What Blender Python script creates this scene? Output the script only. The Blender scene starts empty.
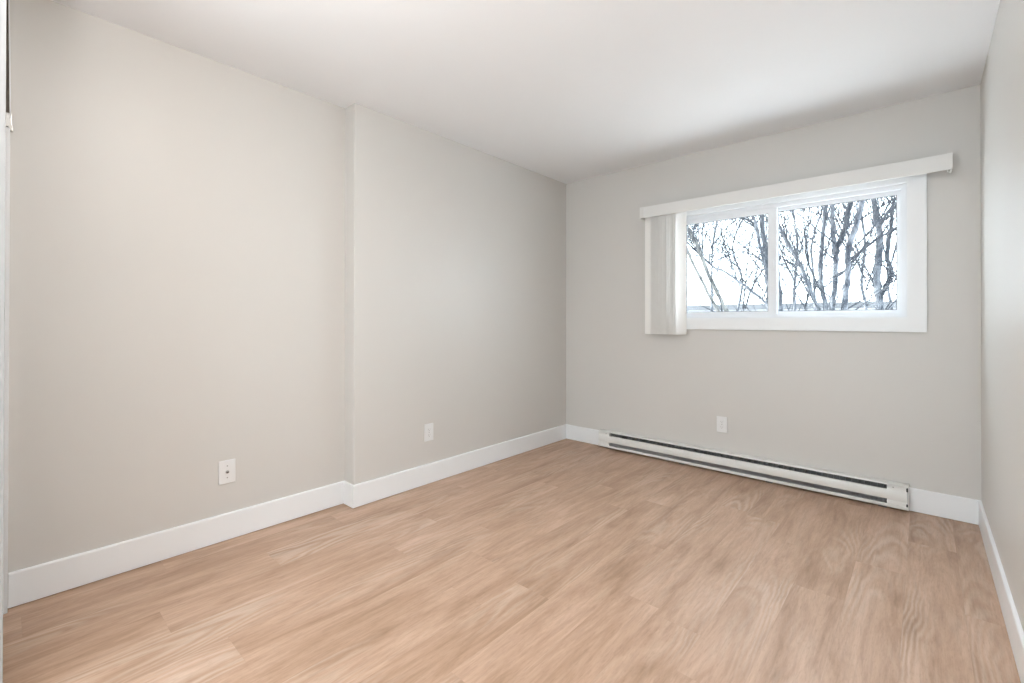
import bpy, bmesh, math, random
from mathutils import Vector, Matrix

# ------------------------------------------------------------------ camera, world, light, exposure
S = bpy.context.scene
COL = S.collection
YAW, PITCH, ROLL, FPX, CY = 0.73226, 0.00375, 0.00126, 458.344, 319.116
CAM_H = 1.12593
H = 2.44                    # ceiling height
D = 3.616                   # window wall
XL, XA, XR = -2.553, -2.665, 0.234   # projecting left wall, recessed left wall, right wall
YB = 1.418                  # where the left wall steps out
HB, TB = 0.138, 0.012       # baseboard height and thickness

cam_data = bpy.data.cameras.new('camera')
cam = bpy.data.objects.new('camera', cam_data)
COL.objects.link(cam)
S.camera = cam
cam_data.sensor_width = 36.0
cam_data.lens = FPX / 1024 * 36.0
cam_data.clip_start = 0.01
cam_data.clip_end = 400
cam_data.shift_y = -(341.5 - CY) / 1024
cam.location = (0, 0, CAM_H)
cam.rotation_mode = 'QUATERNION'
q = Matrix.Rotation(YAW, 3, 'Z') @ Matrix.Rotation(math.pi / 2 + PITCH, 3, 'X') @ Matrix.Rotation(ROLL, 3, 'Z')
cam.rotation_quaternion = q.to_quaternion()

S.view_settings.view_transform = 'Standard'
S.view_settings.look = 'None'
S.view_settings.gamma = 1.0
S.view_settings.use_curve_mapping = False
S.view_settings.exposure = 0.30

world = bpy.data.worlds.new('sky')
S.world = world
world.use_nodes = True
bg = world.node_tree.nodes['Background']
bg.inputs[0].default_value = (0.84, 0.93, 1.0, 1)
W_SKY = 7.2
SKY_BACK = 4.3          # sky behind the house
wn_ = world.node_tree
tc_ = wn_.nodes.new('ShaderNodeTexCoord'); sp_ = wn_.nodes.new('ShaderNodeSeparateXYZ'); mr_ = wn_.nodes.new('ShaderNodeMapRange')
wn_.links.new(tc_.outputs['Generated'], sp_.inputs[0]); wn_.links.new(sp_.outputs[1], mr_.inputs[0])
mr_.inputs[1].default_value = -0.5; mr_.inputs[2].default_value = 0.3
mr_.inputs[3].default_value = SKY_BACK; mr_.inputs[4].default_value = W_SKY
wn_.links.new(mr_.outputs[0], bg.inputs[1])

sun_data = bpy.data.lights.new('sun', 'SUN')
sun_data.energy = 13.0
sun_data.angle = math.radians(1.0)
sun_data.color = (1.0, 0.93, 0.84)
sun = bpy.data.objects.new('sun', sun_data)
COL.objects.link(sun)
sun.rotation_euler = Vector((1.0, 0.0, -0.55)).to_track_quat('-Z', 'Y').to_euler()   # from the left, along the window wall

W_LAMP, W_A, W_B = 34.0, 14.0, 180.0     # opal lamp near left, two added fill downlights near the right wall, added fill lamp in the entry


# ------------------------------------------------------------------ helpers
def link(o, parent=None):
    COL.objects.link(o)
    if parent is not None:
        o.parent = parent
    return o


def empty(name, loc=(0, 0, 0)):
    o = bpy.data.objects.new(name, None)
    o.empty_display_size = 0.05
    o.location = loc
    return link(o)


def tag(o, label=None, cat=None, group=None, kind=None):
    if label: o['label'] = label
    if cat: o['category'] = cat
    if group: o['group'] = group
    if kind: o['kind'] = kind
    return o


def build(name, bm, mat, parent=None, smooth=False, base=None):
    """link a bmesh (in world coordinates) as one object; shift it into its parent's frame or to its base"""
    off = Vector((0, 0, 0))
    if parent is not None:
        p = parent
        while p is not None:
            off += Vector(p.location)
            p = p.parent
    elif base is not None:
        off = Vector(base)
    if off.length:
        bmesh.ops.translate(bm, verts=bm.verts, vec=-off)
    bmesh.ops.recalc_face_normals(bm, faces=bm.faces)
    me = bpy.data.meshes.new(name)
    bm.to_mesh(me)
    bm.free()
    if smooth:
        for f in me.polygons: f.use_smooth = True
    for m in (mat if isinstance(mat, (list, tuple)) else [mat]):
        me.materials.append(m)
    o = bpy.data.objects.new(name, me)
    link(o, parent)
    if parent is None and base is not None:
        o.location = base
    return o


def box(bm, x0, x1, y0, y1, z0, z1, bev=0.0, seg=2, mi=0):
    r = bmesh.ops.create_cube(bm, size=1.0)
    vs = r['verts']
    for v in vs:
        v.co = Vector((x0 + (v.co.x + .5) * (x1 - x0), y0 + (v.co.y + .5) * (y1 - y0), z0 + (v.co.z + .5) * (z1 - z0)))
    if bev > 0:
        es = list({e for v in vs for e in v.link_edges})
        bmesh.ops.bevel(bm, geom=es, offset=bev, segments=seg, affect='EDGES', profile=0.7)
    return bm


def NB(): return bmesh.new()


def poly_extrude(bm, pts, axis, a, b):
    """closed 2-D outline pts extruded along axis 'X' (pts = y,z) or 'Y' (pts = x,z) or 'Z' (pts = x,y)"""
    def P(p, t):
        if axis == 'X': return (t, p[0], p[1])
        if axis == 'Y': return (p[0], t, p[1])
        return (p[0], p[1], t)
    A = [bm.verts.new(P(p, a)) for p in pts]
    B = [bm.verts.new(P(p, b)) for p in pts]
    n = len(pts)
    for i in range(n):
        bm.faces.new((A[i], A[(i + 1) % n], B[(i + 1) % n], B[i]))
    bm.faces.new(A)
    bm.faces.new(B[::-1])
    return bm


def tube(bm, pts, radii, sides=6, cap=True):
    rings = []
    n = len(pts)
    up = Vector((0.31, 0.17, 0.93)).normalized()
    for i, p in enumerate(pts):
        t = (pts[min(i + 1, n - 1)] - pts[max(i - 1, 0)])
        t = t.normalized() if t.length > 1e-9 else Vector((0, 0, 1))
        u = t.cross(up)
        if u.length < 0.05: u = t.cross(Vector((1, 0, 0)))
        u.normalize()
        w = t.cross(u).normalized()
        rings.append([bm.verts.new(p + (u * math.cos(a) + w * math.sin(a)) * radii[i])
                      for a in (2 * math.pi * k / sides for k in range(sides))])
    for i in range(n - 1):
        for k in range(sides):
            bm.faces.new((rings[i][k], rings[i][(k + 1) % sides], rings[i + 1][(k + 1) % sides], rings[i + 1][k]))
    if cap:
        bm.faces.new(rings[0][::-1])
        bm.faces.new(rings[-1])


def disc_cyl(bm, c, axis, r, h, sides=20):
    c = Vector(c); a = Vector(axis)
    tube(bm, [c, c + a * h], [r, r], sides)


# ------------------------------------------------------------------ materials
def mat(name, color, rough=0.5, metal=0.0, spec=0.5):
    m = bpy.data.materials.new(name)
    m.use_nodes = True
    b = m.node_tree.nodes['Principled BSDF']
    b.inputs['Base Color'].default_value = (*color, 1)
    b.inputs['Roughness'].default_value = rough
    b.inputs['Metallic'].default_value = metal
    b.inputs['Specular IOR Level'].default_value = spec
    return m


def add_noise(m, scale, amt, bump=0.0, bscale=None):
    """gentle procedural variation of the base colour and an optional fine bump"""
    nt = m.node_tree; N = nt.nodes; L = nt.links
    b = N['Principled BSDF']
    col = tuple(b.inputs['Base Color'].default_value)
    tc = N.new('ShaderNodeTexCoord')
    n = N.new('ShaderNodeTexNoise'); n.inputs['Scale'].default_value = scale; n.inputs['Detail'].default_value = 3
    L.new(tc.outputs['Object'], n.inputs['Vector'])
    r = N.new('ShaderNodeValToRGB')
    r.color_ramp.elements[0].position = 0.3; r.color_ramp.elements[1].position = 0.7
    r.color_ramp.elements[0].color = tuple(c * (1 - amt) for c in col[:3]) + (1,)
    r.color_ramp.elements[1].color = tuple(min(1, c * (1 + amt)) for c in col[:3]) + (1,)
    L.new(n.outputs['Fac'], r.inputs['Fac'])
    L.new(r.outputs['Color'], b.inputs['Base Color'])
    if bump:
        n2 = N.new('ShaderNodeTexNoise'); n2.inputs['Scale'].default_value = bscale or scale * 20
        L.new(tc.outputs['Object'], n2.inputs['Vector'])
        bp = N.new('ShaderNodeBump'); bp.inputs['Strength'].default_value = bump; bp.inputs['Distance'].default_value = 0.001
        L.new(n2.outputs['Fac'], bp.inputs['Height'])
        L.new(bp.outputs['Normal'], b.inputs['Normal'])
    return m


M = {}
M['wall'] = add_noise(mat('greige wall paint', (0.675, 0.652, 0.621), 0.42), 1.2, 0.008, 0.12, 260)
M['ceiling'] = add_noise(mat('white ceiling paint', (0.91, 0.915, 0.925), 0.75), 2, 0.006, 0.15, 200)
M['trim'] = add_noise(mat('white trim paint', (0.89, 0.90, 0.91), 0.32), 3, 0.006)
M['vinyl'] = add_noise(mat('white window vinyl', (0.84, 0.86, 0.89), 0.3), 3, 0.006)
M['gasket'] = mat('dark grey window gasket', (0.06, 0.07, 0.09), 0.6)
M['valance'] = add_noise(mat('off white valance plastic', (0.80, 0.79, 0.77), 0.45), 4, 0.01)
M['heater'] = add_noise(mat('white enamelled heater steel', (0.80, 0.79, 0.76), 0.35), 5, 0.01)
M['heater_dark'] = mat('dark heater interior', (0.22, 0.215, 0.21), 0.6)
M['fin'] = mat('aluminium heater fins', (0.62, 0.62, 0.63), 0.5, 0.2)
M['plate'] = mat('white plastic cover plate', (0.83, 0.83, 0.83), 0.3)
M['slot'] = mat('dark slot plastic', (0.03, 0.03, 0.03), 0.5)
M['slot_grey'] = mat('grey recessed slots', (0.35, 0.35, 0.34), 0.5)
M['metal'] = mat('nickel metal', (0.45, 0.44, 0.42), 0.35, 0.9)
M['brown'] = add_noise(mat('dark brown wedge', (0.085, 0.065, 0.045), 0.5), 20, 0.2)
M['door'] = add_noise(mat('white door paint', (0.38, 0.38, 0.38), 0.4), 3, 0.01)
M['roof'] = add_noise(mat('pale grey garage wall', (0.30, 0.31, 0.33), 0.8), 1.5, 0.15)
M['roof_edge'] = add_noise(mat('dark grey roof edge', (0.12, 0.125, 0.135), 0.8), 0.35, 0.3)
M['snow'] = add_noise(mat('snow covered roof', (0.80, 0.81, 0.83), 0.8), 0.6, 0.03)


def make_vane():
    m = bpy.data.materials.new('off white vane fabric')
    m.use_nodes = True
    nt = m.node_tree; N = nt.nodes; L = nt.links
    b = N['Principled BSDF']
    b.inputs['Base Color'].default_value = (0.93, 0.91, 0.88, 1)
    b.inputs['Roughness'].default_value = 0.6
    tr = N.new('ShaderNodeBsdfTranslucent'); tr.inputs['Color'].default_value = (0.84, 0.82, 0.79, 1)
    mx = N.new('ShaderNodeMixShader'); mx.inputs[0].default_value = 0.06
    L.new(b.outputs[0], mx.inputs[1]); L.new(tr.outputs[0], mx.inputs[2])
    L.new(mx.outputs[0], N['Material Output'].inputs['Surface'])
    return m


def make_glass():
    m = bpy.data.materials.new('clear window glass')
    m.use_nodes = True
    nt = m.node_tree; N = nt.nodes; L = nt.links
    N.remove(N['Principled BSDF'])
    t = N.new('ShaderNodeBsdfTransparent'); t.inputs['Color'].default_value = (0.965, 0.985, 0.985, 1)
    g = N.new('ShaderNodeBsdfGlossy'); g.inputs['Roughness'].default_value = 0.01
    f = N.new('ShaderNodeFresnel'); f.inputs['IOR'].default_value = 1.45
    mx = N.new('ShaderNodeMixShader')
    k = N.new('ShaderNodeMath'); k.operation = 'MULTIPLY'; k.inputs[1].default_value = 0.15     # reflection weakened, keeps the added lights from mirroring
    L.new(f.outputs[0], k.inputs[0])
    L.new(k.outputs[0], mx.inputs[0]); L.new(t.outputs[0], mx.inputs[1]); L.new(g.outputs[0], mx.inputs[2])
    L.new(mx.outputs[0], N['Material Output'].inputs['Surface'])
    return m


def make_lamp_glass(strength):
    m = bpy.data.materials.new('glowing opal lamp glass')
    m.use_nodes = True
    b = m.node_tree.nodes['Principled BSDF']
    b.inputs['Base Color'].default_value = (0.9, 0.88, 0.84, 1)
    b.inputs['Emission Color'].default_value = (1.0, 0.95, 0.88, 1)
    b.inputs['Emission Strength'].default_value = strength
    return m


def make_floor():
    m = bpy.data.materials.new('oak plank flooring')
    m.use_nodes = True
    nt = m.node_tree; N = nt.nodes; L = nt.links
    b = N['Principled BSDF']

    def math_(op, a, c=None, d=None):
        n = N.new('ShaderNodeMath'); n.operation = op
        for i, v in enumerate((a, c, d)):
            if v is None: continue
            if isinstance(v, (int, float)): n.inputs[i].default_value = v
            else: L.new(v, n.inputs[i])
        return n.outputs[0]

    def noise(vec, detail=4, rough=0.55, dist=0.0, scale=1.0):
        n = N.new('ShaderNodeTexNoise'); n.inputs['Scale'].default_value = scale
        n.inputs['Detail'].default_value = detail; n.inputs['Roughness'].default_value = rough
        n.inputs['Distortion'].default_value = dist
        L.new(vec, n.inputs['Vector']); return n.outputs['Fac']

    def comb(x, y, z):
        n = N.new('ShaderNodeCombineXYZ')
        for i, v in enumerate((x, y, z)):
            if isinstance(v, (int, float)): n.inputs[i].default_value = v
            else: L.new(v, n.inputs[i])
        return n.outputs[0]

    def ramp(fac, stops):
        n = N.new('ShaderNodeValToRGB')
        e = n.color_ramp.elements
        e[0].position, e[0].color = stops[0][0], (*stops[0][1], 1)
        e[1].position, e[1].color = stops[-1][0], (*stops[-1][1], 1)
        for p, c in stops[1:-1]:
            x = e.new(p); x.color = (*c, 1)
        L.new(fac, n.inputs['Fac']); return n.outputs['Color']

    def mix(kind, fac, a, c):
        n = N.new('ShaderNodeMix'); n.data_type = 'RGBA'; n.blend_type = kind
        if isinstance(fac, (int, float)): n.inputs[0].default_value = fac
        else: L.new(fac, n.inputs[0])
        for s, v in ((6, a), (7, c)):
            if isinstance(v, tuple): n.inputs[s].default_value = (*v, 1)
            else: L.new(v, n.inputs[s])
        return n.outputs[2]

    geo = N.new('ShaderNodeNewGeometry')
    sep = N.new('ShaderNodeSeparateXYZ'); L.new(geo.outputs['Position'], sep.inputs[0])
    x, y = sep.outputs[0], sep.outputs[1]
    W, LEN = 0.178, 1.22
    xs = math_('DIVIDE', math_('ADD', x, 10.03), W)
    col_i = math_('FLOOR', xs)
    fx = math_('FRACT', xs)
    wn = N.new('ShaderNodeTexWhiteNoise'); wn.noise_dimensions = '1D'
    L.new(col_i, wn.inputs['W'])
    ys = math_('ADD', math_('DIVIDE', math_('ADD', y, 20.0), LEN), wn.outputs['Value'])
    row_i = math_('FLOOR', ys)
    fy = math_('FRACT', ys)
    wn2 = N.new('ShaderNodeTexWhiteNoise'); wn2.noise_dimensions = '2D'
    L.new(comb(col_i, row_i, 0), wn2.inputs['Vector'])
    pid = wn2.outputs['Value']
    seed = math_('MULTIPLY', pid, 37.0)
    # grain, drawn out along the plank
    lx = math_('MULTIPLY', x, 1.0)
    broad = noise(comb(math_('MULTIPLY', lx, 11.0), math_('MULTIPLY', y, 1.7), seed), 6, 0.66, 0.5)
    fine = noise(comb(math_('MULTIPLY', lx, 90.0), math_('MULTIPLY', y, 6.5), seed), 5, 0.7, 0.4)
    pores = noise(comb(math_('MULTIPLY', lx, 230.0), math_('MULTIPLY', y, 34.0), seed), 2, 0.6)
    # cathedral arches
    warp = noise(comb(math_('MULTIPLY', lx, 5.0), math_('MULTIPLY', y, 1.3), seed), 3, 0.5, 0.4)
    cx = math_('MULTIPLY', math_('SUBTRACT', fx, math_('ADD', 0.3, math_('MULTIPLY', pid, 0.4))), 1.0)
    arch = math_('ADD', math_('MULTIPLY', math_('MULTIPLY', cx, cx), 14.0), math_('MULTIPLY', y, 5.0))
    rings = math_('SINE', math_('MULTIPLY', math_('ADD', arch, math_('MULTIPLY', warp, 11.0)), 4.2))
    rings = math_('MULTIPLY', math_('ADD', rings, 1.0), 0.5)
    mask = noise(comb(math_('MULTIPLY', lx, 4.0), math_('MULTIPLY', y, 1.1), math_('ADD', seed, 9.0)), 2, 0.5)
    mask = math_('MULTIPLY', math_('SUBTRACT', mask, 0.50), 5.0)
    mask = math_('MINIMUM', math_('MAXIMUM', mask, 0.0), 1.0)

    base = ramp(broad, [(0.27, (0.345, 0.216, 0.142)), (0.42, (0.460, 0.302, 0.208)), (0.56, (0.545, 0.368, 0.266)), (0.74, (0.650, 0.462, 0.354))])
    pale = mix('MIX', math_('MULTIPLY', math_('MULTIPLY', rings, mask), 0.58), base, (0.69, 0.555, 0.455))
    g1 = ramp(fine, [(0.30, (0.80, 0.79, 0.78)), (0.52, (1.0, 1.0, 1.0)), (0.74, (1.10, 1.11, 1.12))])
    c = mix('MULTIPLY', 0.75, pale, g1)
    g2 = ramp(pores, [(0.28, (0.84, 0.82, 0.80)), (0.45, (1, 1, 1)), (1.0, (1.04, 1.04, 1.04))])
    c = mix('MULTIPLY', 0.6, c, g2)
    tone = ramp(pid, [(0.0, (0.985, 0.98, 0.975)), (0.5, (1.0, 0.998, 0.996)), (1.0, (1.015, 1.015, 1.02))])
    c = mix('MULTIPLY', 1.0, c, tone)
    # joints between planks
    ex = math_('MULTIPLY', math_('MINIMUM', fx, math_('SUBTRACT', 1.0, fx)), W)
    ey = math_('MULTIPLY', math_('MINIMUM', fy, math_('SUBTRACT', 1.0, fy)), LEN)
    e = math_('MINIMUM', ex, ey)
    seam = math_('LESS_THAN', e, 0.0009)
    c = mix('MIX', math_('MULTIPLY', seam, 0.10), c, (0.20, 0.14, 0.10))
    L.new(c, b.inputs['Base Color'])
    rr = math_('ADD', 0.36, math_('MULTIPLY', fine, 0.14))
    L.new(rr, b.inputs['Roughness'])
    b.inputs['Specular IOR Level'].default_value = 0.32
    bp = N.new('ShaderNodeBump'); bp.inputs['Strength'].default_value = 0.22; bp.inputs['Distance'].default_value = 0.0008
    hgt = math_('SUBTRACT', math_('ADD', fine, math_('MULTIPLY', pores, 0.6)), math_('MULTIPLY', seam, 2.0))
    L.new(hgt, bp.inputs['Height']); L.new(bp.outputs['Normal'], b.inputs['Normal'])
    return m


def make_bark(name, dark, pale, scale=6.0, lo=0.42, hi=0.60):
    m = bpy.data.materials.new(name)
    m.use_nodes = True
    nt = m.node_tree; N = nt.nodes; L = nt.links
    b = N['Principled BSDF']; b.inputs['Roughness'].default_value = 0.9
    tc = N.new('ShaderNodeTexCoord')
    mp = N.new('ShaderNodeMapping'); mp.inputs['Scale'].default_value = (1.0, 1.0, 0.55)
    L.new(tc.outputs['Object'], mp.inputs['Vector'])
    n = N.new('ShaderNodeTexNoise'); n.inputs['Scale'].default_value = scale; n.inputs['Detail'].default_value = 6
    n.inputs['Roughness'].default_value = 0.65
    L.new(mp.outputs[0], n.inputs['Vector'])
    r = N.new('ShaderNodeValToRGB')
    r.color_ramp.elements[0].position = lo; r.color_ramp.elements[0].color = (*dark, 1)
    r.color_ramp.elements[1].position = hi; r.color_ramp.elements[1].color = (*pale, 1)
    L.new(n.outputs['Fac'], r.inputs['Fac']); L.new(r.outputs['Color'], b.inputs['Base Color'])
    return m


M['floor'] = make_floor()
M['vane'] = make_vane()
M['glass'] = make_glass()
M['lamp'] = make_lamp_glass(W_LAMP)
M['fill_glow'] = make_lamp_glass(W_A)  # glow of the added fill downlights
M['bark_grey'] = make_bark('grey maple bark', (0.022, 0.028, 0.040), (0.15, 0.16, 0.18))
M['bark_birch'] = make_bark('pale birch bark', (0.015, 0.017, 0.02), (0.15, 0.15, 0.145), 9.0, 0.36, 0.50)
M['twig'] = make_bark('slate grey twigs', (0.014, 0.019, 0.028), (0.045, 0.050, 0.060))

# ------------------------------------------------------------------ room shell
YR = -1.6           # rear of the entry behind the camera
XF = -2.0           # end of the stub of front wall
T = 0.14
# window opening in the wall (inside edges of the casing)
WX0, WX1, WZ0, WZ1 = -1.468, -0.072, 1.147, 1.958

tag(build('floor', box(NB(), XA - T, XR + T, YR - T, D + T, -0.12, 0.0), M['floor']), kind='structure')
tag(build('ceiling', box(NB(), XA - T, XR + T, YR - T, D + T, H, H + 0.12), M['ceiling']), kind='structure')

bm = NB()           # window wall with its opening, as four joined blocks around the hole
def wall_with_hole(bm, x0, x1, y0, y1, z0, z1, hx0, hx1, hz0, hz1):
    xs = [x0, hx0, hx1, x1]; zs = [z0, hz0, hz1, z1]
    g = {}
    for k, yy in enumerate((y0, y1)):
        for i, xx in enumerate(xs):
            for j, zz in enumerate(zs):
                g[i, j, k] = bm.verts.new((xx, yy, zz))
    for i in range(3):
        for j in range(3):
            if i == 1 and j == 1: continue
            for k in (0, 1):
                bm.faces.new((g[i, j, k], g[i + 1, j, k], g[i + 1, j + 1, k], g[i, j + 1, k]))
    for i in range(3):
        bm.faces.new((g[i, 0, 0], g[i + 1, 0, 0], g[i + 1, 0, 1], g[i, 0, 1]))
        bm.faces.new((g[i, 3, 0], g[i + 1, 3, 0], g[i + 1, 3, 1], g[i, 3, 1]))
        bm.faces.new((g[0, i, 0], g[0, i + 1, 0], g[0, i + 1, 1], g[0, i, 1]))
        bm.faces.new((g[3, i, 0], g[3, i + 1, 0], g[3, i + 1, 1], g[3, i, 1]))
    bm.faces.new((g[1, 1, 0], g[2, 1, 0], g[2, 1, 1], g[1, 1, 1]))
    bm.faces.new((g[1, 2, 0], g[2, 2, 0], g[2, 2, 1], g[1, 2, 1]))
    bm.faces.new((g[1, 1, 0], g[1, 2, 0], g[1, 2, 1], g[1, 1, 1]))
    bm.faces.new((g[2, 1, 0], g[2, 2, 0], g[2, 2, 1], g[2, 1, 1]))
    return bm
tag(build('wall_back', wall_with_hole(bm, XA - T, XR + T, D, D + T, 0, H, WX0 - .012, WX1 + .012, WZ0 - .012, WZ1 + .012), M['wall']), kind='structure')

# left wall: recessed part, small step, projecting part (one plastered surface)
bm = NB()
poly_extrude(bm, [(XA - T, YR - T), (XA, YR - T), (XA, YB), (XL - .004, YB), (XL, YB + .004), (XL, D), (XA - T, D)], 'Z', 0, H)
tag(build('wall_left', bm, M['wall']), kind='structure')
tag(build('wall_right', box(NB(), XR, XR + T, YR - T, D, 0, H), M['wall']), kind='structure')
tag(build('wall_front', box(NB(), XA, XF, YR, -0.04, 0, H), M['wall']), kind='structure')
RX0, RX1, RZ0, RZ1 = -1.90, 0.10, 0.06, 2.16      # opening for the added patio door behind the camera
tag(build('wall_rear', wall_with_hole(NB(), XF, XR, YR - T, YR, 0, H, RX0, RX1, RZ0, RZ1), M['wall']), kind='structure')


def base_profile(sign=1):
    """(offset from the wall, height): square board with an eased top edge"""
    return [(0, 0.0035), (TB, 0.0035), (TB, HB - .006), (TB - .002, HB - .0015), (TB - .005, HB), (0, HB)]


def baseboard_path(name, pts):
    """baseboard swept along wall-foot points (x, y), mitred; the room lies to the left of the walking direction"""
    bm = NB()
    prof = base_profile()
    n = len(pts)
    rings = []
    for i in range(n):
        p = Vector(pts[i])
        d0 = (Vector(pts[i]) - Vector(pts[i - 1])).normalized() if i > 0 else None
        d1 = (Vector(pts[i + 1]) - Vector(pts[i])).normalized() if i < n - 1 else None
        if d0 is None: d0 = d1
        if d1 is None: d1 = d0
        n0 = Vector((-d0.y, d0.x)); n1 = Vector((-d1.y, d1.x))
        m = (n0 + n1); m = m / (1 + n0.dot(n1))
        rings.append([bm.verts.new((p.x + m.x * o, p.y + m.y * o, z)) for o, z in prof])
    k = len(prof)
    for i in range(n - 1):
        for j in range(k):
            bm.faces.new((rings[i][j], rings[i][(j + 1) % k], rings[i + 1][(j + 1) % k], rings[i + 1][j]))
    bm.faces.new(rings[0]); bm.faces.new(rings[-1][::-1])
    return tag(build(name, bm, M['trim']), kind='structure')


HX0, HX1 = -2.158, -0.070      # heater ends
baseboard_path('baseboard_left', [(XL, D - TB), (XL, YB), (XA, YB), (XA, 0.02)])
baseboard_path('baseboard_back', [(HX0 - .002, D), (XL, D)])
baseboard_path('baseboard_back', [(XR, D), (HX1 + .002, D)])
baseboard_path('baseboard_right', [(XR, YR), (XR, D - TB)])

# ------------------------------------------------------------------ window
win = empty('window_1', ((WX0 + WX1) / 2, D, WZ0))
tag(win, 'white sliding window of two panes in a flat white casing', kind='structure')
CW = 0.084
# casing: four flat boards with a thin raised outer band, mitre-free picture frame
bm = NB()
cx0, cx1, cz0, cz1 = WX0 - CW, WX1 + CW, WZ0 - CW, WZ1 + CW


def frame_ring(bm, ox0, ox1, oz0, oz1, ix0, ix1, iz0, iz1, y0, y1, bev=0.0):
    """rectangular frame as one closed solid, mitred corners"""
    O = [(ox0, oz0), (ox1, oz0), (ox1, oz1), (ox0, oz1)]
    I = [(ix0, iz0), (ix1, iz0), (ix1, iz1), (ix0, iz1)]
    V = {}
    for k, yy in enumerate((y0, y1)):
        for i in range(4):
            V['o', i, k] = bm.verts.new((O[i][0], yy, O[i][1]))
            V['i', i, k] = bm.verts.new((I[i][0], yy, I[i][1]))
    edges = []
    for i in range(4):
        j = (i + 1) % 4
        bm.faces.new((V['o', i, 0], V['o', j, 0], V['i', j, 0], V['i', i, 0]))
        bm.faces.new((V['o', i, 1], V['o', j, 1], V['i', j, 1], V['i', i, 1]))
        bm.faces.new((V['o', i, 0], V['o', j, 0], V['o', j, 1], V['o', i, 1]))
        bm.faces.new((V['i', i, 0], V['i', j, 0], V['i', j, 1], V['i', i, 1]))
    if bev:
        bm.edges.ensure_lookup_table()
        es = []
        for k2 in ('o', 'i'):
            for i in range(4):
                e = bm.edges.get((V[k2, i, 0], V[k2, (i + 1) % 4, 0]))
                if e: es.append(e)
        bmesh.ops.bevel(bm, geom=es, offset=bev, segments=2, affect='EDGES')
    return bm


frame_ring(bm, cx0, cx1, cz0, cz1, WX0, WX1, WZ0, WZ1, D - .018, D - .0005, .0015)
frame_ring(bm, cx0 - .001, cx1 + .001, cz0 - .001, cz1 + .001, cx0 + .017, cx1 - .017, cz0 + .017, cz1 - .017, D - .0215, D - .0005, .002)
build('casing', bm, M['trim'], win)
# jamb liner and vinyl frame
bm = NB()
frame_ring(bm, WX0 - .012, WX1 + .012, WZ0 - .012, WZ1 + .012, WX0 + .003, WX1 - .003, WZ0 + .003, WZ1 - .003, D - .012, D + T - .005)
build('jamb', bm, M['trim'], win)
fx0, fx1, fz0, fz1 = WX0 + .003, WX1 - .003, WZ0 + .003, WZ1 - .003
FY = D + .012
bm = NB()
frame_ring(bm, fx0, fx1, fz0, fz1, fx0 + .020, fx1 - .020, fz0 + .020, fz1 - .020, FY, FY + .075, .003)
frame_ring(bm, fx0 + .018, fx1 - .018, fz0 + .018, fz1 - .018, fx0 + .028, fx1 - .028, fz0 + .026, fz1 - .026, FY + .006, FY + .072, .002)
build('window_frame', bm, M['vinyl'], win)


def sash(x0, x1, z0, z1, y, gx0, gx1, gz0, gz1, name_mat=M['vinyl']):
    s = build('sash', frame_ring(NB(), x0, x1, z0, z1, gx0, gx1, gz0, gz1, y, y + .028, .003), name_mat, win)
    build('gasket', frame_ring(NB(), gx0 - .004, gx1 + .004, gz0 - .004, gz1 + .004, gx0 + .0028, gx1 - .0028, gz0 + .0028, gz1 - .0028, y + .008, y + .020), M['gasket'], s)
    build('pane', box(NB(), gx0, gx1, gz0, gz1, 0, 0) if False else box(NB(), gx0 - .002, gx1 + .002, y + .012, y + .016, gz0 - .002, gz1 + .002), M['glass'], s)
    return s


sx0, sx1, sz0, sz1 = fx0 + .020, fx1 - .020, fz0 + .018, fz1 - .018
sash(sx0, -0.768, sz0, sz1, D + .026, -1.410, -0.826, 1.196, 1.893)
sash(-0.808, sx1, sz0, sz1, D + .0555, -0.767, -0.124, 1.196, 1.903)
# latch on the meeting stile
bm = NB()
box(bm, -0.806, -0.788, D + .016, D + .026, 1.50, 1.56, .003)
build('latch', bm, M['vinyl'], win)
bm = NB()
disc_cyl(bm, (fx1 - .012, FY - .0005, fz1 - .012), (0, -1, 0), .0032, .0012, 10)
build('screw', bm, M['vinyl'], win)

# unseen glazed patio door, added in the rear wall to let in fill daylight
pat = empty('fill_door', ((RX0 + RX1) / 2, YR, 0))
tag(pat, 'added white framed glazed patio door in the rear wall, for fill daylight', kind='structure')
RM = (RX0 + RX1) / 2
build('door_frame', frame_ring(NB(), RX0 - .05, RX1 + .05, RZ0 - .05, RZ1 + .05, RX0 + .03, RX1 - .03, RZ0 + .03, RZ1 - .03, YR + .001, YR + .012), M['trim'], pat)
for a, b, yy in ((RX0 + .005, RM + .03, YR - .06), (RM - .03, RX1 - .005, YR - .10)):
    p_ = build('door_leaf', frame_ring(NB(), a, b, RZ0 + .005, RZ1 - .005, a + .06, b - .06, RZ0 + .08, RZ1 - .06, yy - .015, yy + .015, .003), M['vinyl'], pat)
    build('pane', box(NB(), a + .058, b - .058, yy - .003, yy + .003, RZ0 + .078, RZ1 - .058), M['glass'], p_)

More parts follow.
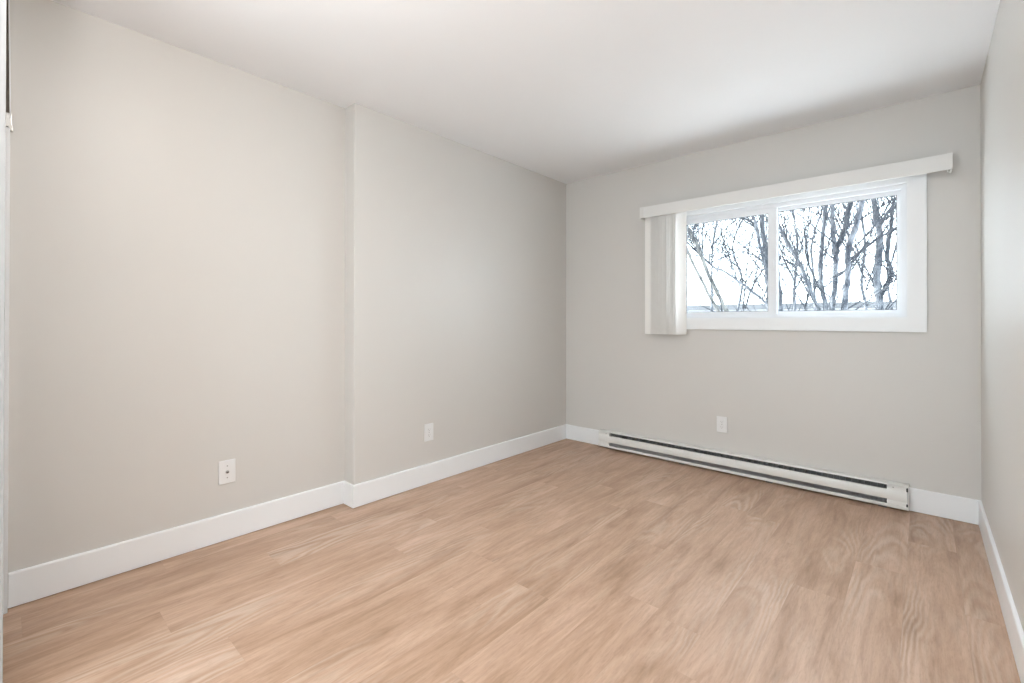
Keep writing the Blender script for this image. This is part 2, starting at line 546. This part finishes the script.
# ------------------------------------------------------------------ vertical blind: valance, headrail, vanes
VX0, VX1 = -1.741, 0.117
VZ0, VZ1 = 1.971, 2.0605
blind = empty('vertical_blind', ((VX0 + VX1) / 2, D, VZ0))
tag(blind, 'off-white vertical blind drawn to the left of the window under its long valance', 'window blind')
YV = D - .100
bm = NB()
box(bm, VX0, VX1, YV, YV + .004, VZ0, VZ1, .001)
box(bm, VX0 + .001, VX1 - .001, YV + .004, YV + .010, VZ1 - .004, VZ1, .0008)
box(bm, VX0 + .001, VX1 - .001, YV + .004, YV + .010, VZ0, VZ0 + .004, .0008)
val = build('valance', bm, M['valance'], blind)
for xa, xb in ((VX0, VX0 + .004), (VX1 - .004, VX1)):
    build('valance_return', box(NB(), xa, xb, YV + .004, D - .001, VZ0, VZ1, .001), M['valance'], blind)
for xa, xb in ((VX0 - .0025, VX0 + .029), (VX1 - .021, VX1 + .0025)):
    bm = NB()
    box(bm, xa, xb, YV - .0025, YV + .001, VZ0 - .001, VZ1 + .001, .001)
    build('corner_clip', bm, M['valance'], blind)
# small hook hanging below the right corner
bm = NB()
tube(bm, [Vector((VX1 - .004, YV + .002, VZ0)), Vector((VX1 - .003, YV + .003, VZ0 - .009)), Vector((VX1 - .010, YV + .006, VZ0 - .016)), Vector((VX1 - .018, YV + .010, VZ0 - .010)), Vector((VX1 - .018, YV + .010, VZ0))], [.003] * 5, 8)
build('hook', bm, M['valance'], blind, smooth=True)
bm = NB()
poly_extrude(bm, [(D - .085, 2.000), (D - .085, 2.040), (D - .040, 2.040), (D - .040, 2.000), (D - .055, 2.000), (D - .055, 2.004), (D - .070, 2.004), (D - .070, 2.000)], 'X', VX0 + .012, VX1 - .012)
rail = build('headrail', bm, M['trim'], blind)
for bx in (-1.60, -1.05, -0.50, 0.02):
    build('bracket', box(NB(), bx - .015, bx + .015, D - .095, D - .0225 if cx0 < bx < cx1 else D - .001, 2.041, 2.046), M['metal'], blind)

# vanes: first one hangs nearly flat, the rest are stacked edge-on
vane_xs = []
rnd = random.Random(4)
angles = [(-1.670, 5)]
x = -1.618
while x < -1.400:
    angles.append((x + rnd.uniform(-.0025, .0025), 42 + rnd.uniform(-6, 6)))
    x += .0183
VTOP, VBOT = 1.990, 1.020
for k, (vx, ang) in enumerate(angles):
    bm = NB()
    a = math.radians(ang)
    u = Vector((math.cos(a), math.sin(a), 0))          # across the vane
    nrm = Vector((-u.y, u.x, 0))
    w = 0.0445
    cols = 9
    front, rear = [], []
    for c in range(cols):
        t = -1 + 2 * c / (cols - 1)
        p = Vector((vx, D - .062, 0)) + u * (t * w) + nrm * (.007 * (1 - t * t))
        front.append((p.x - nrm.x * .0005, p.y - nrm.y * .0005))
        rear.append((p.x + nrm.x * .0005, p.y + nrm.y * .0005))
    poly_extrude(bm, front + rear[::-1], 'Z', VBOT, VTOP)
    v = build('vane', bm, M['vane'], blind, smooth=False)
    b2 = NB()
    box(b2, vx - .004, vx + .004, D - .066, D - .058, VTOP - .004, 2.001, .001)
    build('hanger', b2, M['trim'], v)
# ------------------------------------------------------------------ baseboard heater
heat = empty('baseboard_heater', ((HX0 + HX1) / 2, D, 0))
tag(heat, 'long white electric baseboard heater with dark slots below the window', 'heater')
ZB, ZT = 0.014, 0.1555
DH = 0.062
CX0, CX1 = HX0 + .105, HX1 - .098         # between the end boxes
# rear pan: back plate with a folded top and a folded bottom lip
def shell(bm, pts, t, a, b):
    """open 2-D line thickened by t and extruded along X"""
    n = len(pts)
    P = [Vector(p) for p in pts]
    out = []
    for i in range(n):
        d0 = (P[i] - P[i - 1]).normalized() if i else (P[1] - P[0]).normalized()
        d1 = (P[i + 1] - P[i]).normalized() if i < n - 1 else d0
        n0 = Vector((-d0.y, d0.x)); n1 = Vector((-d1.y, d1.x))
        m = (n0 + n1) / (1 + n0.dot(n1))
        out.append(P[i] + m * t)
    poly_extrude(bm, [tuple(p) for p in P] + [tuple(p) for p in out[::-1]], 'X', a, b)


bm = NB()
top_lip = [(D - .002, ZT - .006), (D - .004, ZT), (D - .040, ZT), (D - .052, ZT - .0045), (D - .0535, ZT - .0105)]
shell(bm, top_lip, .0012, HX0, HX1)
build('top_hood', bm, M['heater'], heat)
bm = NB()
box(bm, HX0 + .001, HX1 - .001, D - .003, D - .0015, ZB, ZT - .002)
build('back_plate', bm, M['heater_dark'], heat)
bm = NB()
shell(bm, [(D - .003, ZB + .001), (D - DH + .004, ZB + .001), (D - DH, ZB + .004), (D - DH, ZB + .0175), (D - DH + .003, ZB + .020)], .0012, HX0, HX1)
build('bottom_lip', bm, M['heater'], heat)
# curved front panel
fp = []
for k in range(11):
    t = k / 10
    z = .0620 + t * (.1150 - .0620)
    yy = D - .0545 - .0085 * math.sin(math.pi * (0.15 + 0.62 * (1 - t)))
    fp.append((yy, z))
fp = [(fp[0][0] + .010, fp[0][1] - .001)] + fp + [(fp[-1][0] + .009, fp[-1][1] + .003)]
bm = NB()
shell(bm, fp, -.0012, CX0 - .002, CX1 + .002)
build('front_panel', bm, M['heater'], heat, smooth=False)
# interior: element tube and fins
bm = NB()
tube(bm, [Vector((CX0, D - .030, .062)), Vector((CX1, D - .030, .062))], [.006, .006], 10)
el = build('heating_element', bm, M['metal'], heat, smooth=True)
bm = NB()
nf = 300
for k in range(nf):
    xx = CX0 + .01 + (CX1 - CX0 - .02) * k / (nf - 1)
    box(bm, xx, xx + .0010, D - .055, D - .010, .030, .090)
tag(build('fins', bm, M['fin'], heat), kind='stuff')
bm = NB()
box(bm, CX0, CX1, D - .048, D - .044, .1405, .1435)
for k in range(60):
    xx = CX0 + (CX1 - CX0) * (k + .5) / 60
    box(bm, xx - .0006, xx + .0006, D - .049, D - .012, .118, .1435)
build('louvre_grille', bm, mat('charcoal grille', (0.24, 0.235, 0.23), .5), heat)
# end boxes
for xa, xb, ends in ((HX0, CX0, -1), (CX1, HX1, 1)):
    bm = NB()
    prof = [(D - .003, ZB + .018)] + [(D - .0600, ZB + .0205), (D - .0595, .0500), (D - .0575, .0590)] + \
           [(p[0] + .0002, p[1]) for p in fp[1:-1]] + [(D - .0530, .1240), (D - .0515, .1425), (D - .003, .1440)]
    inset = .0125
    if ends < 0: poly_extrude(bm, prof, 'X', xa + .002, xb)
    else: poly_extrude(bm, prof, 'X', xa, xb - .0060)
    eb = build('end_box', bm, M['heater'], heat)
    b2 = NB()
    disc_cyl(b2, ((xa + xb) / 2 - .02 * ends, D - .0520, .134), (0, -1, 0), .004, .0022, 12)
    build('screw', b2, M['metal'], eb)
    b3 = NB()
    prof2 = [(D - .001, ZB), (D - DH - .0005, ZB), (D - DH - .0005, ZB + .02), (D - .0605, .05), (D - .062, .085), (D - .057, .120), (D - .0545, .146), (D - .050, ZT + .0005), (D - .001, ZT + .0005)]
    if ends < 0: poly_extrude(b3, prof2, 'X', xa - .0008, xa + .002)
    else: poly_extrude(b3, prof2, 'X', xb - .0015, xb + .0012)
    build('end_plate', b3, M['heater'], heat)
    if ends > 0:
        b4 = NB()
        box(b4, xb - .0060, xb - .0015, D - .0565, D - .003, .050, .120)
        build('joint_strip', b4, M['fin'], eb)
        for za, zb in ((.120, .142), (ZB + .020, .050)):
            build('joint_notch', box(NB(), xb - .0095, xb - .0016, D - .0612 if za < .1 else D - .0545, D - .003, za, zb), M['slot'], eb)
# feet under the pan so the heater stands on the floor
for k in range(4):
    xx = HX0 + .12 + (HX1 - HX0 - .24) * k / 3
    build('foot_bracket', box(NB(), xx - .02, xx + .02, D - .040, D - .010, 0.0, ZB + .002), M['heater_dark'], heat)

# ------------------------------------------------------------------ outlets
def rounded_plate(bm, cx, cz, w, h, y0, y1, bev=.0022):
    box(bm, cx - w / 2, cx + w / 2, y0, y1, cz - h / 2, cz + h / 2, bev, 3)


def wall_plate(name, label, cat, loc, rot, kind):
    """built facing -Y at the origin, then turned to its wall"""
    root = empty(name, (0, 0, 0))
    tag(root, label, cat, 'white power outlets' if kind == 'duplex' else None)
    bm = NB()
    pw, ph = .076, .118
    rounded_plate(bm, 0, 0, pw, ph, -.0065, -.0003, .0028)
    if kind == 'coax': box(bm, -pw / 2 + .003, pw / 2 - .003, -.0062, -.0003, -ph / 2 + .003, ph / 2 - .003)
    build('cover_plate', bm, M['plate'], root)
    if kind == 'duplex':
        for s in (-1, 1):
            bm = NB()
            cz = s * .0195
            pts = []
            for k in range(24):
                a = 2 * math.pi * k / 24
                xx = max(-.0165, min(.0165, .0178 * math.cos(a)))
                zz = max(-.0138, min(.0138, .0172 * math.sin(a)))
                pts.append((xx, cz + zz))
            poly_extrude(bm, pts, 'Y', -.0085, -.0060)
            r = build('receptacle', bm, M['plate'], root)
            b2 = NB()
            box(b2, -.0080, -.0058, -.0089, -.0080, cz - .002, cz + .006)
            box(b2, .0058, .0080, -.0089, -.0080, cz - .001, cz + .005)
            disc_cyl(b2, (0, -.0080, cz - .0075), (0, -1, 0), .0026, .0009, 12)
            build('slots', b2, M['slot_grey'], r)
        bm = NB(); disc_cyl(bm, (0, -.0060, 0), (0, -1, 0), .0032, .0014, 12)
        build('screw', bm, M['metal'], root)
    else:
        bm = NB()
        disc_cyl(bm, (0, -.0060, -.001), (0, -1, 0), .0088, .0020, 6)
        disc_cyl(bm, (0, -.0080, -.001), (0, -1, 0), .0050, .0080, 16)
        j = build('coaxial_jack', bm, M['metal'], root)
        bm = NB(); disc_cyl(bm, (0, -.0158, -.001), (0, -1, 0), .0038, .0006, 12)
        build('socket_hole', bm, M['slot'], j)
        for s in (-1, 1):
            bm = NB(); disc_cyl(bm, (0, -.0060, s * .0300), (0, -1, 0), .0034, .0014, 12)
            build('screw', bm, M['metal'], root)
    root.location = loc
    root.rotation_euler = (0, 0, rot)
    return root


wall_plate('power_outlet', 'white power outlet on the window wall above the baseboard heater', 'outlet', (-1.128, D, .3515), 0, 'duplex')
wall_plate('power_outlet', 'white power outlet on the projecting left wall near the room corner', 'outlet', (XL, 1.977, .3545), math.pi / 2, 'duplex')
wall_plate('cable_outlet', 'white cable jack plate with a dark centre socket on the recessed left wall', 'outlet', (XA, .775, .350), math.pi / 2, 'coax')

# ------------------------------------------------------------------ closet door at the near left edge
door = empty('door_1', (-2.3, 0, 0))
tag(door, 'white sliding closet door seen edge-on at the near left corner', kind='structure')
bm = NB(); box(bm, -2.610, -2.0, -.030, .0050, .012, 2.42, .0015)
build('door_slab', bm, M['door'], door)
bm = NB(); box(bm, XA + .0005, -2.620, -.039, .0180, .001, 1.868, .0012)
build('jamb_trim', bm, M['trim'], door)
bm = NB()
poly_extrude(bm, [(-.039, 1.868), (.0165, 1.905), (.0105, 2.439), (-.039, 2.439)], 'X', -2.652, -2.625)
build('dark_wedge', bm, M['brown'], door)  # tapered dark brown piece above the jamb trim
bm = NB()
poly_extrude(bm, [(.0165, 1.905), (.0205, 1.905), (.0150, 2.439), (.0105, 2.439)], 'X', -2.660, -2.622)
build('wedge_trim', bm, M['trim'], door)
bm = NB()
box(bm, -2.640, -2.6225, -.010, .0225, 1.872, 1.925, .002)
box(bm, -2.640, -2.6215, .012, .0255, 1.858, 1.880, .002)
build('hinge_bracket', bm, M['metal'], door)

# ------------------------------------------------------------------ unseen ceiling lights: opal lamp read off the ceiling glow, downlights added as fill
def ceiling_lamp(loc, label, glass, R=.17):
    root = empty('ceiling_lamp', (loc[0], loc[1], H))
    tag(root, label, 'ceiling lamp')
    bm = NB()
    tube(bm, [Vector((loc[0], loc[1], H - .0005)), Vector((loc[0], loc[1], H - .028))], [R + .008, R + .008], 40)
    build('lamp_base', bm, M['trim'], root)
    bm = NB()
    ps, rs = [], []
    for k in range(9):
        a = k / 8 * math.pi / 2
        ps.append(Vector((loc[0], loc[1], H - .028 - .085 * math.sin(a)))); rs.append(max(R * math.cos(a), .002))
    tube(bm, ps, rs, 40)
    build('lamp_shade', bm, glass, root, smooth=True)
    return root


ceiling_lamp((-1.25, .52), 'round opal ceiling lamp over the near left of the room', M['lamp'])


def fill_downlight(loc, label, R=.075):  # unseen fill, added to brighten the far end of the room
    root = empty('fill_downlight', (loc[0], loc[1], H))
    tag(root, label, 'fill light', 'added ceiling fill lights')
    bm = NB()
    ps = [(R + .014, 0), (R + .012, -.004), (R, -.005), (R, 0)]
    tube(bm, [Vector((loc[0], loc[1], H + p[1] - .0003)) for p in ps], [p[0] for p in ps], 32, cap=False)
    build('trim_ring', bm, M['plate'], root)
    bm = NB(); tube(bm, [Vector((loc[0], loc[1], H - .0005)), Vector((loc[0], loc[1], H - .0025))], [R, R], 32)
    build('diffuser', bm, M['fill_glow'], root)


fill_downlight((-.35, 1.70), 'added flat round ceiling fill light in front of the window, the one farther from the right wall')
fill_downlight((-.02, 2.25), 'added flat round ceiling fill light beside the right wall')


def fill_uplighter(loc, label, power, zt=1.78):
    """added fill light: a metal bowl on a pole whose lamp throws its light on the ceiling"""
    root = empty('fill_lamp', (loc[0], loc[1], 0))
    tag(root, label, 'fill lamp')
    x, y = loc
    bm = NB(); tube(bm, [Vector((x, y, 0)), Vector((x, y, .022)), Vector((x, y, .03))], [.14, .14, .03], 32)
    build('base', bm, M['metal'], root)
    bm = NB(); tube(bm, [Vector((x, y, .02)), Vector((x, y, zt - .10))], [.011, .011], 14)
    build('pole', bm, M['metal'], root, smooth=True)
    bm = NB()
    ps = [(.015, -.12), (.07, -.105), (.12, -.07), (.15, -.02), (.155, 0), (.148, 0), (.143, -.02), (.115, -.065), (.066, -.098), (.002, -.11)]
    tube(bm, [Vector((x, y, zt + p[1])) for p in ps], [p[0] for p in ps], 32)
    build('lamp_shade', bm, M['plate'], root, smooth=True)
    ld = bpy.data.lights.new('fill_spot', 'SPOT')
    ld.energy = power; ld.spot_size = math.radians(146); ld.spot_blend = 0.8; ld.shadow_soft_size = .09
    ld.color = (1.0, 0.985, 0.985)
    b = bpy.data.objects.new('bulb', ld)
    link(b, root); b.location = (0, 0, zt + .02); b.rotation_euler = (math.pi, 0, 0)


fill_uplighter((-.55, -.45), 'added metal fill lamp aimed at the ceiling, in the entry behind the camera', W_B, 1.1)  # unseen, added to brighten the room by light off the ceiling

# ------------------------------------------------------------------ outdoors
def ray(u, v):
    x, y = u - 512, v - CY
    c, s = math.cos(ROLL), math.sin(ROLL)
    x, y = c * x + s * y, -s * x + c * y
    r, up, d = x / FPX, -y / FPX, 1.0
    d, up = d * math.cos(PITCH) - up * math.sin(PITCH), up * math.cos(PITCH) + d * math.sin(PITCH)
    return Vector((-math.sin(YAW) * d + math.cos(YAW) * r, math.cos(YAW) * d + math.sin(YAW) * r, up))


def at(u, v, Y):
    d = ray(u, v)
    return Vector((0, 0, CAM_H)) + d * (Y / d.y)


GZ = -3.0   # ground outside: the room is one storey up
bm = NB()
box(bm, -45, 45, D + .6, 70, GZ - .2, GZ)
tag(build('ground', bm, M['snow']), kind='structure')
tag(build('exterior_wall', box(NB(), XA - T, XR + T, D + T, D + T + .10, GZ, 1.0), M['roof']), kind='structure')


def smooth_path(pts, n=4):
    out = []
    P = [pts[0]] + list(pts) + [pts[-1]]
    for i in range(1, len(P) - 2):
        for k in range(n):
            t = k / n
            a, b, c, d = P[i - 1], P[i], P[i + 1], P[i + 2]
            out.append(0.5 * ((2 * b) + (c - a) * t + (2 * a - 5 * b + 4 * c - d) * t * t + (3 * b - a - 3 * c + d) * t ** 3))
    out.append(pts[-1])
    return out


def twig(bm, p, d, length, r, depth, rng, stats):
    """a bending twig with recursive side shoots"""
    n = 5 if depth > 0 else 4
    pts = [p]; dirs = []
    cur = d.normalized()
    for i in range(n):
        cur = (cur + Vector((rng.uniform(-.07, .07), rng.uniform(-.07, .07), rng.uniform(-.03, .07)))).normalized()
        p = p + cur * (length / n)
        pts.append(p); dirs.append(cur)
    rad = [max(r * (1 - .75 * i / n), .0045) for i in range(n + 1)]
    tube(bm, pts, rad, 3 if r < .012 else 5, cap=False)
    stats[0] += 1
    if depth <= 0 or stats[0] > 1500: return
    for i in range(1, n + 1):
        for _ in range(rng.choice((0, 0, 1, 1))):
            side = Vector((rng.uniform(-1, 1), rng.uniform(-1, 1), rng.uniform(-.35, .9))).normalized()
            nd = (dirs[i - 1] * 1.0 + side * .62).normalized()
            twig(bm, pts[i], nd, length * rng.uniform(.5, .9), rad[i] * .66, depth - 1, rng, stats)


def tree(label, Y, limbs, bark, seed, shoots=26, shoot_len=1.5, group='bare trees outside the window', extra_depth=2, dz=.6):
    """limbs: list of (kind, radius_start, radius_end, [(u, v) ...], y_drift); kind 'trunk' runs on down to the ground"""
    rng = random.Random(seed)
    base = at(*limbs[0][3][0], Y)
    root = empty('bare_tree', (base.x, base.y, GZ))
    tag(root, label, 'tree', group)
    bt, bb = NB(), NB()
    lines = []
    for kind, r0, r1, uv, drift in limbs:
        n = len(uv)
        P = [at(u, v, Y + drift * i / max(1, n - 1)) for i, (u, v) in enumerate(uv)]
        if kind == 'trunk':
            b = P[0]
            dn = (P[0] - P[1]).normalized()
            low = b + dn * 1.1
            foot = Vector((base.x + (low.x - base.x) * .5, base.y + (low.y - base.y) * .5, GZ))
            P = [foot, foot.lerp(low, .6), low] + P
            tip = P[-1] + (P[-1] - P[-2]).normalized() * 1.8 + Vector((rng.uniform(-.1, .1), rng.uniform(-.1, .1), .6))
            P.append(tip)
        Q = smooth_path(P, 5)
        m = len(Q)
        rad = [(r0 * 1.25 + (r1 - r0 * 1.25) * (i / (m - 1))) if kind == 'trunk' else (r0 + (r1 - r0) * i / (m - 1)) for i in range(m)]
        if kind == 'trunk': rad[-5:] = [rad[-6] * f for f in (.9, .75, .6, .4, .2)]
        Q = [q_ + Vector((rng.uniform(-.25, .25), rng.uniform(-.25, .25), 0)) * rad[i] for i, q_ in enumerate(Q)]
        tube(bt if kind == 'trunk' else bb, Q, rad, 10 if kind == 'trunk' else 7)
        lines.append((Q, rad, kind))
    stats = [0]
    for k in range(shoots):
        Q, rad, kind = rng.choice(lines)
        cand = [i for i in range(1, len(Q)) if Q[i].z > 0.4]
        if not cand: continue
        i = rng.choice(cand)
        ax = (Q[i] - Q[i - 1]).normalized()
        side = Vector((rng.uniform(-1, 1), rng.uniform(-1, 1), rng.uniform(-.2, .8))).normalized()
        twig(bb, Q[i], (ax * .8 + side * .9), shoot_len * rng.uniform(.7, 1.6), min(rad[i] * .45, .015), extra_depth, rng, stats)
    build('trunk', bt, bark, root, smooth=True)
    build('branches', bb, M['twig'], root, smooth=True)
    return root


# multi-stemmed maple in the middle of the right pane
tree('multi-stemmed grey tree filling the middle of the right window pane', 11.0, [
    ('trunk', .042, .040, [(832, 309), (836, 266), (834, 247), (832, 205)], .3),
    ('trunk', .040, .036, [(826, 309), (820.5, 277), (822, 247), (825, 205)], .8),
    ('trunk', .050, .042, [(844, 309), (848, 270), (849, 247), (855.6, 228), (862, 200)], -.5),
    ('trunk', .046, .024, [(818, 309), (800.5, 266), (791, 249), (779, 225)], .4),
    ('limb', .060, .040, [(835, 254), (845, 228), (850, 202), (853, 180)], .3),
    ('limb', .030, .012, [(851, 259), (864, 249), (877, 239), (896, 228), (910, 217)], -.4),
    ('limb', .028, .010, [(833, 277), (843, 272), (852, 263), (866, 244), (873, 230)], -.3),
    ('limb', .022, .008, [(820, 290), (808, 262), (806, 240), (812, 215)], .5),
    ('limb', .020, .008, [(800, 266), (788, 263), (776, 266)], .3),
], M['bark_grey'], 11, 60, 1.5)
# forked tree at the right edge
tree('forked grey tree at the right edge of the right window pane', 12.5, [
    ('trunk', .075, .045, [(879.5, 309), (877.5, 280), (879.4, 247), (879, 228), (874, 205)], .3),
    ('limb', .055, .030, [(880, 299), (887, 284), (892, 274), (887, 256), (890, 234), (894, 200)], .2),
    ('limb', .030, .014, [(879, 228), (886, 215), (893, 205), (900, 190)], .2),
    ('limb', .020, .010, [(878, 290), (868, 272), (860, 262)], .3),
], M['bark_grey'], 23, 42, 1.4)
# leaning birches in the left pane
tree('pair of pale leaning birch stems crossing the left window pane', 8.5, [
    ('trunk', .034, .028, [(727, 312), (712.6, 283), (695.4, 243), (687, 226), (676, 200)], .3),
    ('trunk', .028, .022, [(718.5, 312), (707, 291), (691.6, 260), (686, 247), (672, 215)], -.3),
    ('limb', .010, .005, [(707, 291), (699, 284), (688, 276), (676, 268)], .2),
], M['bark_birch'], 31, 22, 0.9)
tree('thin grey tree leaning right across the left window pane', 9.5, [
    ('trunk', .026, .020, [(775, 311), (759, 297), (741, 283), (722, 270), (709, 263)], .2),
    ('limb', .014, .007, [(709, 263), (727, 256), (747, 245), (758, 236)], .3),
    ('limb', .014, .006, [(709, 263), (712, 247), (727, 228), (736, 220)], .2),
    ('limb', .012, .006, [(709, 263), (700, 253), (692, 240)], -.2),
], M['bark_grey'], 37, 60, 1.0)
tree('dark upright tree beside the centre bar of the window', 12.0, [
    ('trunk', .060, .050, [(770, 309), (768, 280), (765, 250), (761.5, 212)], .3),
    ('trunk', .032, .028, [(772, 309), (767, 274), (762, 255), (755.4, 224), (750, 205)], -.4),
    ('limb', .030, .022, [(756, 229), (753.5, 223), (741, 217), (728, 210)], .2),
    ('limb', .024, .010, [(745, 309), (751, 290), (760, 274), (768, 264)], .4),
    ('limb', .020, .008, [(743, 309), (745, 288), (747, 266), (750, 238)], .4),
    ('limb', .014, .006, [(764, 262), (750, 254), (735, 250), (722, 252)], .4),
], M['bark_grey'], 41, 56, 1.3)
tree('slim tree stem at the lower left corner of the right window pane', 13.5, [
    ('trunk', .060, .045, [(780.5, 309), (778, 283), (772, 250), (770, 210)], .3),
    ('limb', .030, .010, [(805, 309), (808, 296), (811, 285), (806, 270)], .3),
], M['bark_grey'], 47, 36, 1.4)
# thin crowns further back
for k, (u, Y, s) in enumerate(((712, 20, 61), (738, 22, 62), (795, 18, 64), (815, 23, 65), (866, 19, 66), (892, 24, 67))):
    rg = random.Random(s)
    tree(['slender bare tree in the background beyond the near trees'][0], Y, [
        ('trunk', .050, .028, [(u, 309), (u + rg.uniform(-5, 5), 280), (u + rg.uniform(-8, 8), 245), (u + rg.uniform(-12, 12), 205)], .4),
        ('limb', .026, .010, [(u, 290), (u + rg.uniform(5, 14), 262), (u + rg.uniform(10, 22), 232), (u + rg.uniform(12, 26), 208)], .4),
        ('limb', .026, .010, [(u, 282), (u - rg.uniform(5, 14), 258), (u - rg.uniform(10, 22), 232), (u - rg.uniform(12, 26), 208)], .4),
    ], M['bark_grey'], s, 34, 2.2, 'thin bare trees in the background')

# low outbuilding beyond the trees
gp = at(690, 309, 28); gq = at(905, 309, 28)
gar = empty('outbuilding', ((gp.x + gq.x) / 2, 29, GZ))
tag(gar, 'long low outbuilding with a flat grey roof beyond the trees', 'building')
zr = at(790, 309, 28).z
build('wall', box(NB(), -26, 12, 28, 33, GZ, zr), M['roof'], gar)
build('roof_slab', box(NB(), -26.4, 12.4, 27.6, 33.4, zr, zr + .30, .03), M['roof_edge'], gar)
